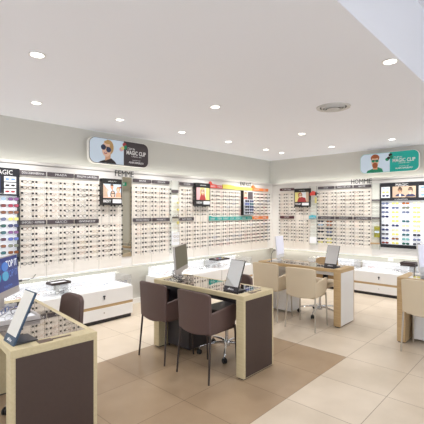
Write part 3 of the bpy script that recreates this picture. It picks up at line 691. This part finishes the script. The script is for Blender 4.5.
# ------------------------------------------------------------------ desks
def desk(loc, rot, w, l, label, wm, facing, under, ped, flap=True, H=.752):
    t = thing('consultation_desk', label, 'desk', loc, rot, 'consultation desks')
    th = .042; lt = .088
    MB().box(0, 0, H - th, w, l, H - .004).box(0, 0, H - .004, .035, l, H).box(w - .035, 0, H - .004, w, l, H).box(.035, 0, H - .004, w - .035, .10, H).box(.035, l - .1, H - .004, w - .035, l, H).build('desk_top', wm, t, bevel=.0015, seg=1)
    MB().box(.036, .101, H - .006, w - .036, l - .101, H - .0005).build('glass_top', deskglass, t, smooth=False)
    for y0, y1, fy, s in ((0, lt, -.0015, -1), (l - lt, l, l + .0015, 1)):
        p = MB().box(0, y0, 0.012, w, y1, H - th).build('end_panel', wm, t, bevel=.0015, seg=1)
        MB().box(.026, fy - .001, .02, w - .026, fy + .001, H - th - .004).build('facing', facing, p, smooth=False)
        MB().box(.01, y0 + .01, 0, w - .01, y1 - .01, .012).build('foot', dark_m, p)
    MB().box(.05, lt, H - th - .05, .068, l - lt, H - th).build('apron', under, t)
    y0, y1, x0 = ped or (0, 0, 0)
    if ped: p = MB().box(x0, y0, .03, w - .02, y1, H - th - .02).build('pedestal', under, t, bevel=.003)
    for k in range(3 if ped else 0): MB().box(w - .02, y0 + .01, .05 + k * .2, w - .006, y1 - .01, .24 + k * .2).build('drawer_front', under, p)
    if flap:
        f = MB().box(w * .31, .022, H, w * .47, .072, H + .003).box(w * .47, .04, H, w * .70, .056, H + .003).build('cable_flap', mat('flap_brown', (92, 72, 60), .4), t)
    return t
AX, AY, AR = .743, 2.19, -math.radians(4.7)
desk((AX, AY, 0), AR, .50, 1.28, 'brown-sided desk with blue-screen monitor, nearest at left', wood_l, brown_m, dark_m, None)
desk((2.632, 2.062, 0), 0, .468, 1.28, 'brown-sided wooden desk in the middle with two brown chairs', wood_l, brown_m, dark_m, (.83, 1.18, .12))
desk((4.652, 2.075, 0), 0, .452, 1.29, 'white-sided wooden desk with two beige chairs, farthest back', wood_o, white_m, white_m, (.83, 1.19, .17), flap=False)
desk((4.62, .02, 0), 0, .47, 1.36, 'white-panelled wooden desk at the right edge', wood_o, white_m, white_m, (.62, 1.24, .16), flap=False)
def ATX(lx, ly): 
    p = Matrix.Rotation(AR, 4, 'Z') @ Vector((lx, ly, 0)); return (AX + p.x, AY + p.y)

# ------------------------------------------------------------------ chairs
def armchair(label, lm, gm, group):
    t = thing('armchair', label, 'chair', (0, 0, 0), 0, group)
    # backrest: bowed slab
    b = MB(); ny, nz = 12, 10; W2, z0, z1, T = .212, .405, .79, .034
    def P(i, k, side):
        u = -1 + 2 * i / ny; v = k / nz
        zt = z1 - .012 * max(0, abs(u) - .85) / .15 * 1.0 - .006 * u * u
        zb = z0 + .03 * u * u
        z = zb + (zt - zb) * v
        y = u * (W2 - .012 * (1 - v) ** 1)
        x = -.178 - .024 * (1 - u * u) - .015 * v ** 1.3
        x += side * T / 2 * (1 - .25 * v)
        return (x, y, z)
    vs = []; idx = {}
    for s in (-1, 1):
        for i in range(ny + 1):
            for k in range(nz + 1): idx[(i, k, s)] = len(vs); vs.append(P(i, k, s))
    fs = []
    for i in range(ny):
        for k in range(nz):
            fs.append((idx[i, k, -1], idx[i, k + 1, -1], idx[i + 1, k + 1, -1], idx[i + 1, k, -1])); fs.append((idx[i, k, 1], idx[i + 1, k, 1], idx[i + 1, k + 1, 1], idx[i, k + 1, 1]))
    for i in range(ny):
        for k in (0, nz): fs.append((idx[i, k, -1], idx[i + 1, k, -1], idx[i + 1, k, 1], idx[i, k, 1]))
    for k in range(nz):
        for i in (0, ny): fs.append((idx[i, k, -1], idx[i, k, 1], idx[i, k + 1, 1], idx[i, k + 1, -1]))
    b.add(vs, fs).build('backrest', lm, t, bevel=.008, seg=3)
    for s in (-1, 1):
        y0, y1 = (s * .205, s * .176)
        MB().prism([(-.19, .42), (.12, .445), (.17, .49), (.185, .635), (.15, .642), (-.19, .605)], min(y0, y1), max(y0, y1)).build('armrest', lm, t, bevel=.008, seg=3)
    MB().box(-.17, -.176, .40, .2, .176, .475).build('seat', lm, t, bevel=.02, seg=3)
    for s in (-1, 1):
        MB().tube([(-.175, s * .193, .43), (-.212, s * .207, 0)], [.0105, .0085], 10).build('leg', gm, t)
        MB().tube([(.17, s * .185, .44), (.195, s * .195, 0)], [.0105, .0085], 10).build('leg', gm, t)
    return t
c1 = armchair('brown leather armchair at the middle desk, the one nearer the wall racks', lea_b, leg_b, 'brown visitor armchairs')
c1.location = (2.57, 3.035, 0)
c = copy_tree(c1); c.location = (2.57, 2.44, 0); c['label'] = 'brown leather armchair at the middle desk, nearer the viewer'
g1 = armchair('beige leather armchair partly hidden behind the middle desk end', lea_g, leg_g, 'beige visitor armchairs'); g1.location = (4.52, 3.01, 0)
c = copy_tree(g1); c.location = (4.46, 2.44, 0); c.rotation_euler.z = .06; c['label'] = 'beige leather armchair fully visible at the far desk'
c = copy_tree(g1); c.location = (4.56, 1.05, 0); c['label'] = 'beige leather armchair cut by the right edge of the photo'

def office(label, lm, seatm, loc, rot, off=0):
    t = thing('office_chair', label, 'chair', loc, rot, 'swivel office chairs')
    # faces -x towards the desk: back at +x
    MB().box(-.21, -.21, .43, .2, .21, .49).build('seat', seatm, t, bevel=.024, seg=4)
    b = MB(); n = 10
    vs = []; fs = []
    for s in (-1, 1):
        for i in range(n + 1):
            for k in range(9):
                u = -1 + 2 * i / n; v = k / 8; z = .50 + .31 * v - .03 * max(0, abs(u) - .7) / .3 * v
                vs.append((.19 + .03 * (1 - u * u) + .03 * v + s * .02, u * (.19 - .02 * v * v), z))
    I = lambda s, i, k: (0 if s < 0 else (n + 1) * 9) + i * 9 + k
    for i in range(n):
        for k in range(8):
            for s in (-1, 1): fs.append((I(s, i, k), I(s, i + 1, k), I(s, i + 1, k + 1), I(s, i, k + 1)))
        for k in (0, 8): fs.append((I(-1, i, k), I(-1, i + 1, k), I(1, i + 1, k), I(1, i, k)))
    for k in range(8):
        for i in (0, n): fs.append((I(-1, i, k), I(-1, i, k + 1), I(1, i, k + 1), I(1, i, k)))
    b.add(vs, fs).build('backrest', lm, t, bevel=.012, seg=3)
    MB().box(.15, -.03, .44, .2, .03, .56).build('back_bracket', black, t, bevel=.004)
    MB().lathe([(.0, .43), (.07, .43), (.06, .40), (.03, .39), (.028, .26), (.018, .26), (.018, .10), (0, .10)], 20).build('gas_lift', chrome, t)
    MB().lathe([(.034, .07), (.036, .12), (.03, .13), (0, .13)], 20).build('hub', chrome, t)
    for k in range(5):
        a = 2 * PI * k / 5 + off; c_, s_ = math.cos(a), math.sin(a)
        MB().tube([(.02 * c_, .02 * s_, .11), (.1 * c_, .1 * s_, .115), (.22 * c_, .22 * s_, .10), (.29 * c_, .29 * s_, .085), (.30 * c_, .30 * s_, .05)], [.016, .014, .012, .011, .009], 10).build('base_arm', chrome, t)
        M = Matrix.Translation((.30 * c_, .30 * s_, .026)) @ Matrix.Rotation(a + .6, 4, 'Z')
        w = MB()
        for q in (-1, 1): w.lathe([(0, -.008), (.022, -.008), (.026, -.004), (.026, .004), (.022, .008), (0, .008)], 18, M=M @ Matrix.Translation((0, q * .012, 0)) @ Matrix.Rotation(PI / 2, 4, 'X'))
        w.box(-.012, -.006, .01, .012, .006, .036, M=M).build('caster', black, t)
    return t
ax, ay = ATX(.72, .98)
office('brown swivel office chair behind the left desk', lea_b, lea_k, (1.29, 3.02, 0), 0, PI / 5)
office('brown and black swivel office chair behind the middle desk', lea_b, lea_k, (3.05, 2.62, 0), 0)
office('beige swivel office chair behind the far desk', mat('leather_tan', (190, 160, 118), .5), lea_g, (5.10, 2.58, 0), 0, .75)

# ------------------------------------------------------------------ things on the desks
DZ = .7525
def monitor(ax, ay, bx_, by, z0, z1, label, screen_fn, bodym, chin=.055, foot=True, cable=None, tilt=.04):
    """ax,ay = left end as the viewer sees it; bx,by = right end"""
    d = Vector((bx_ - ax, by - ay, 0)); w = d.length; rot = math.atan2(d.y, d.x)
    mx_, my = (ax + bx_) / 2, (ay + by) / 2
    t = thing('computer_monitor', label, 'monitor', (mx_, my, DZ), rot)
    T = Matrix.Translation((0, 0, z0 - DZ)) @ Matrix.Rotation(-tilt * 2, 4, 'X')
    h = z1 - z0
    MB().box(-w / 2, 0, 0, w / 2, .022, h, M=T).build('casing', bodym, t, bevel=.004)
    s = MB().box(-w / 2 + .008, -.002, chin, w / 2 - .008, 0, h - .008, M=T)
    screen_fn(t, s, w, h, T, chin)
    MB().prism([(-.06, -.0), (.06, -.0), (.045, .16), (-.045, .16)], .028, .036, M=Matrix.Translation((0, 0, 0))).build('neck', bodym, t)
    MB().prism(rrect(-.09, .0, .09, .13, .02), 0, .008, 'z').build('foot', bodym, t)
    if cable: MB().tube(cable, .005, 8).build('cable', black, t)
    return t
def scr_blue(t, s, w, h, T, chin):
    o = s.build('screen', mat('screen_blue', (20, 40, 110), .3, emit=(24, 48, 125), estr=.45), t, smooth=False)
    zc = lambda v: chin + (h - chin) * v
    for v, m in ((.72, mat('screen_white', (235, 240, 250), .4, emit=(235, 240, 250), estr=.6)), (.42, mat('screen_pale_blue', (90, 120, 190), .4, emit=(90, 120, 190), estr=.4))):
        text('screen_lettering', 'TOP IT', w * .1, zc(v) - .018, w * .46, zc(v) + .035, -.002, m, o, M=T)
    text('screen_lettering', 'COLLECTION', 0, zc(.08), w * .25, zc(.14), -.002, MATS['screen_pale_blue'], o, M=T)
    for v in (.7, .42):
        b = MB()
        for q in (-.02, .1): b.prism(ell((q - .13) * 1.0 + .06, zc(v) - .0, .05, .035), -.0045 , -.002, M=T)
        b.build('screen_sunglasses', [mat('screen_lens', (60, 110, 190), .2, emit=(70, 130, 210), estr=.4), mat('screen_lens_teal', (60, 140, 180), .2, emit=(70, 160, 200), estr=.45)][0 if v > .5 else 1], o)
def scr_dark(t, s, w, h, T, chin): s.build('screen', mat('screen_off', (92, 87, 66), .35, spec=.3), t, smooth=False)
def scr_pale(t, s, w, h, T, chin): s.build('screen', mat('screen_pale', (222, 222, 236), .3, emit=(220, 222, 240), estr=.45), t, smooth=False)
monitor(.81, 2.82, 1.155, 3.195, .868, 1.175, 'computer monitor with deep blue TOP IT screen at the left edge', scr_blue, silver,
        cable=[(.25, .02, .18), (.27, .03, .175), (.33, .12, .16), (.4, .2, .18), (.43, .24, .22)][:3])
monitor(2.74, 3.08, 3.20, 3.38, .81, 1.12, 'silver monitor with switched-off screen on the middle desk', scr_dark, silver,
        cable=[(-.2, .03, .12), (-.25, .05, .09), (-.28, .03, .04), (-.29, -.03, .008), (-.25, -.08, .008)])
monitor(4.80, 3.12, 5.08, 3.17, .80, 1.13, 'white monitor seen almost edge-on, on the far desk', scr_pale, white_m,
        cable=[(-.14, .03, .16), (-.2, .04, .165), (-.26, .04, .13), (-.3, .03, .06), (-.31, .02, .01)])
monitor(4.86, 1.20, 5.08, 1.12, .80, 1.12, 'white monitor cut by the right edge of the photo', scr_pale, white_m,
        cable=[(-.10, .03, .12), (-.16, .03, .12), (-.22, .0, .08), (-.28, -.04, .01)])

def table_mirror(x, y, z, rot, label, edge, w=.175, h=.285, lean=.125):
    # faces -x (local), leaning back to +x ; width along y
    t = thing('table_mirror', label, 'mirror', (x, y, z), rot, 'slanted table mirrors')
    L = math.hypot(lean, h); M = Matrix(((0, 0, 0, 0),) * 4)
    ang = math.atan2(lean, h)
    T = Matrix.Rotation(ang, 4, 'Y')
    MB().box(0, -w / 2, 0, .012, w / 2, L, M=T).build('back_plate', edge, t, bevel=.002)
    MB().box(-.002, -w / 2 + .006, .048, 0, w / 2 - .006, L - .006, M=T).build('mirror_glass', mirror_m, t, smooth=False)
    MB().prism([(0, 0), (.14, 0), (.14, .008), (.03, .012)], -w / 2, w / 2).build('base', mat('mirror_base', (46, 44, 48), .35), t, bevel=.002)
    tm = T @ Matrix.Rotation(-PI / 2, 4, 'Z')
    text('lettering', 'afflelou', -w * .2, .014, w * .2, .032, -.0005, txt_w, t, M=tm)
    return t
edge_b = mat('mirror_blue', (44, 68, 92), .35); edge_k = mat('mirror_black', (46, 42, 46), .35)
table_mirror(.778, 2.335, DZ, 0, 'blue-edged slanted table mirror on the left desk', edge_b, .155)
table_mirror(2.718, 2.295, DZ, 0, 'black-based slanted table mirror on the middle desk', edge_k)
table_mirror(4.79, 2.28, DZ, 0, 'black-based slanted table mirror on the far desk', edge_k)

def loose(x, y, z, rot, color, shape, label):
    me, _ = eye_proto(color, shape, .13, .13)
    o = bpy.data.objects.new('eyeglasses', me); COL.objects.link(o); o.location = (x, y, z + .021); o.rotation_euler = (0, 0, rot)
    return tag(o, label, 'eyeglasses')
# tray with frames and tools on the left desk
px, py = ATX(.19, .70)
t = tray(px, py, DZ, AR, .27, .34, 'silver fitting tray of frames and tools on the left desk', frost, silver); t.name = 'fitting_tray'
loose(px - .04, py - .10, DZ + .018, .5, 'grey', 'square', 'grey square eyeglasses at the front of the fitting tray')
loose(px + .05, py - .0, DZ + .018, -.4, 'black', 'round', 'black round eyeglasses in the middle of the fitting tray')
loose(px - .02, py + .09, DZ + .018, .9, 'blue', 'square', 'blue eyeglasses at the back of the fitting tray')
o = MB().tube([(-.07, 0, .006), (.07, 0, .006)], .0045, 8).build('pen', chrome); o.location = (px - .07, py + .02, DZ + .018); o.rotation_euler.z = .8
tag(o, 'slim metal pen lying in the fitting tray', 'pen')
o = MB().tube([(-.08, 0, .006), (.0, .006, .006), (.08, -.01, .006)], .004, 8).tube([(-.08, .012, .006), (.0, .004, .006), (.08, .016, .006)], .004, 8).build('pliers', leg_b); o.location = (px + .06, py - .09, DZ + .018); o.rotation_euler.z = 1.0
tag(o, 'dark fitting pliers lying in the fitting tray', 'pliers')
loose(2.90, 3.02, DZ + .0, .4, 'black', 'square', 'black eyeglasses lying before the silver monitor')
loose(2.80, 3.13, DZ + .0, -.3, 'black', 'round', 'black round eyeglasses at the left foot of the silver monitor')
loose(4.92, 2.95, DZ + .0, .2, 'silver', 'square', 'silver eyeglasses lying before the far-desk monitor')
loose(4.80, 1.0, DZ + .0, .2, 'grey', 'square', 'grey eyeglasses on the right-edge desk')
loose(4.93, 1.12, DZ + .0, -.4, 'silver', 'round', 'silver eyeglasses beside the right-edge monitor')

# ------------------------------------------------------------------ place the spectacles: nearest 300 one by one, the rest as one
CAND.sort(key=lambda c: c[0])
for dist, loc, rot, color, shape, w, lab, grp in CAND[:287]:
    me, _ = eye_proto(color, shape, w)
    o = bpy.data.objects.new('eyeglasses', me); COL.objects.link(o); o.location = loc; o.rotation_euler = (0, 0, rot)
    tag(o, lab, 'eyeglasses', grp)
rest = MB(); mats_r = [lens_g] + [mat('frame_' + c.replace(' ', '_'), FC[c]) for c in FC]; names = list(FC)
for dist, loc, rot, color, shape, w, lab, grp in CAND[287:]:
    _, b = eye_proto(color, shape, w); M = Matrix.Translation(loc) @ Matrix.Rotation(rot, 4, 'Z')
    off = len(rest.v); rest.v += [tuple(M @ Vector(p)) for p in b.v]; rest.f += [tuple(off + i for i in q) for q in b.f]
    rest.m += [0 if k == 1 else 1 + names.index(color) for k in b.m]
o = rest.build('far_eyeglasses', mats_r)
tag(o, 'small eyeglasses filling the farthest racks towards the room corner', 'eyeglasses', kind='stuff')
print('eyeglasses candidates', len(CAND))

# ------------------------------------------------------------------ world, camera
w = bpy.data.worlds.new('World'); SC.world = w; w.use_nodes = True
bg = w.node_tree.nodes['Background']; bg.inputs[0].default_value = (.88, .93, 1, 1); bg.inputs[1].default_value = 3.8
cam = bpy.data.cameras.new('Camera'); co = bpy.data.objects.new('Camera', cam); COL.objects.link(co)
co.location = (0, 0, 1.52); az = math.radians(42.94)
co.rotation_euler = (PI / 2, 0, az - PI / 2)
cam.sensor_width = 36; cam.lens = 374 / 424 * 36; cam.shift_y = -1.5 / 424; cam.clip_start = .05
SC.camera = co
vs = SC.view_settings; vs.view_transform = 'Standard'; vs.look = 'None'; vs.gamma = 1; vs.use_curve_mapping = False; vs.exposure = -.5
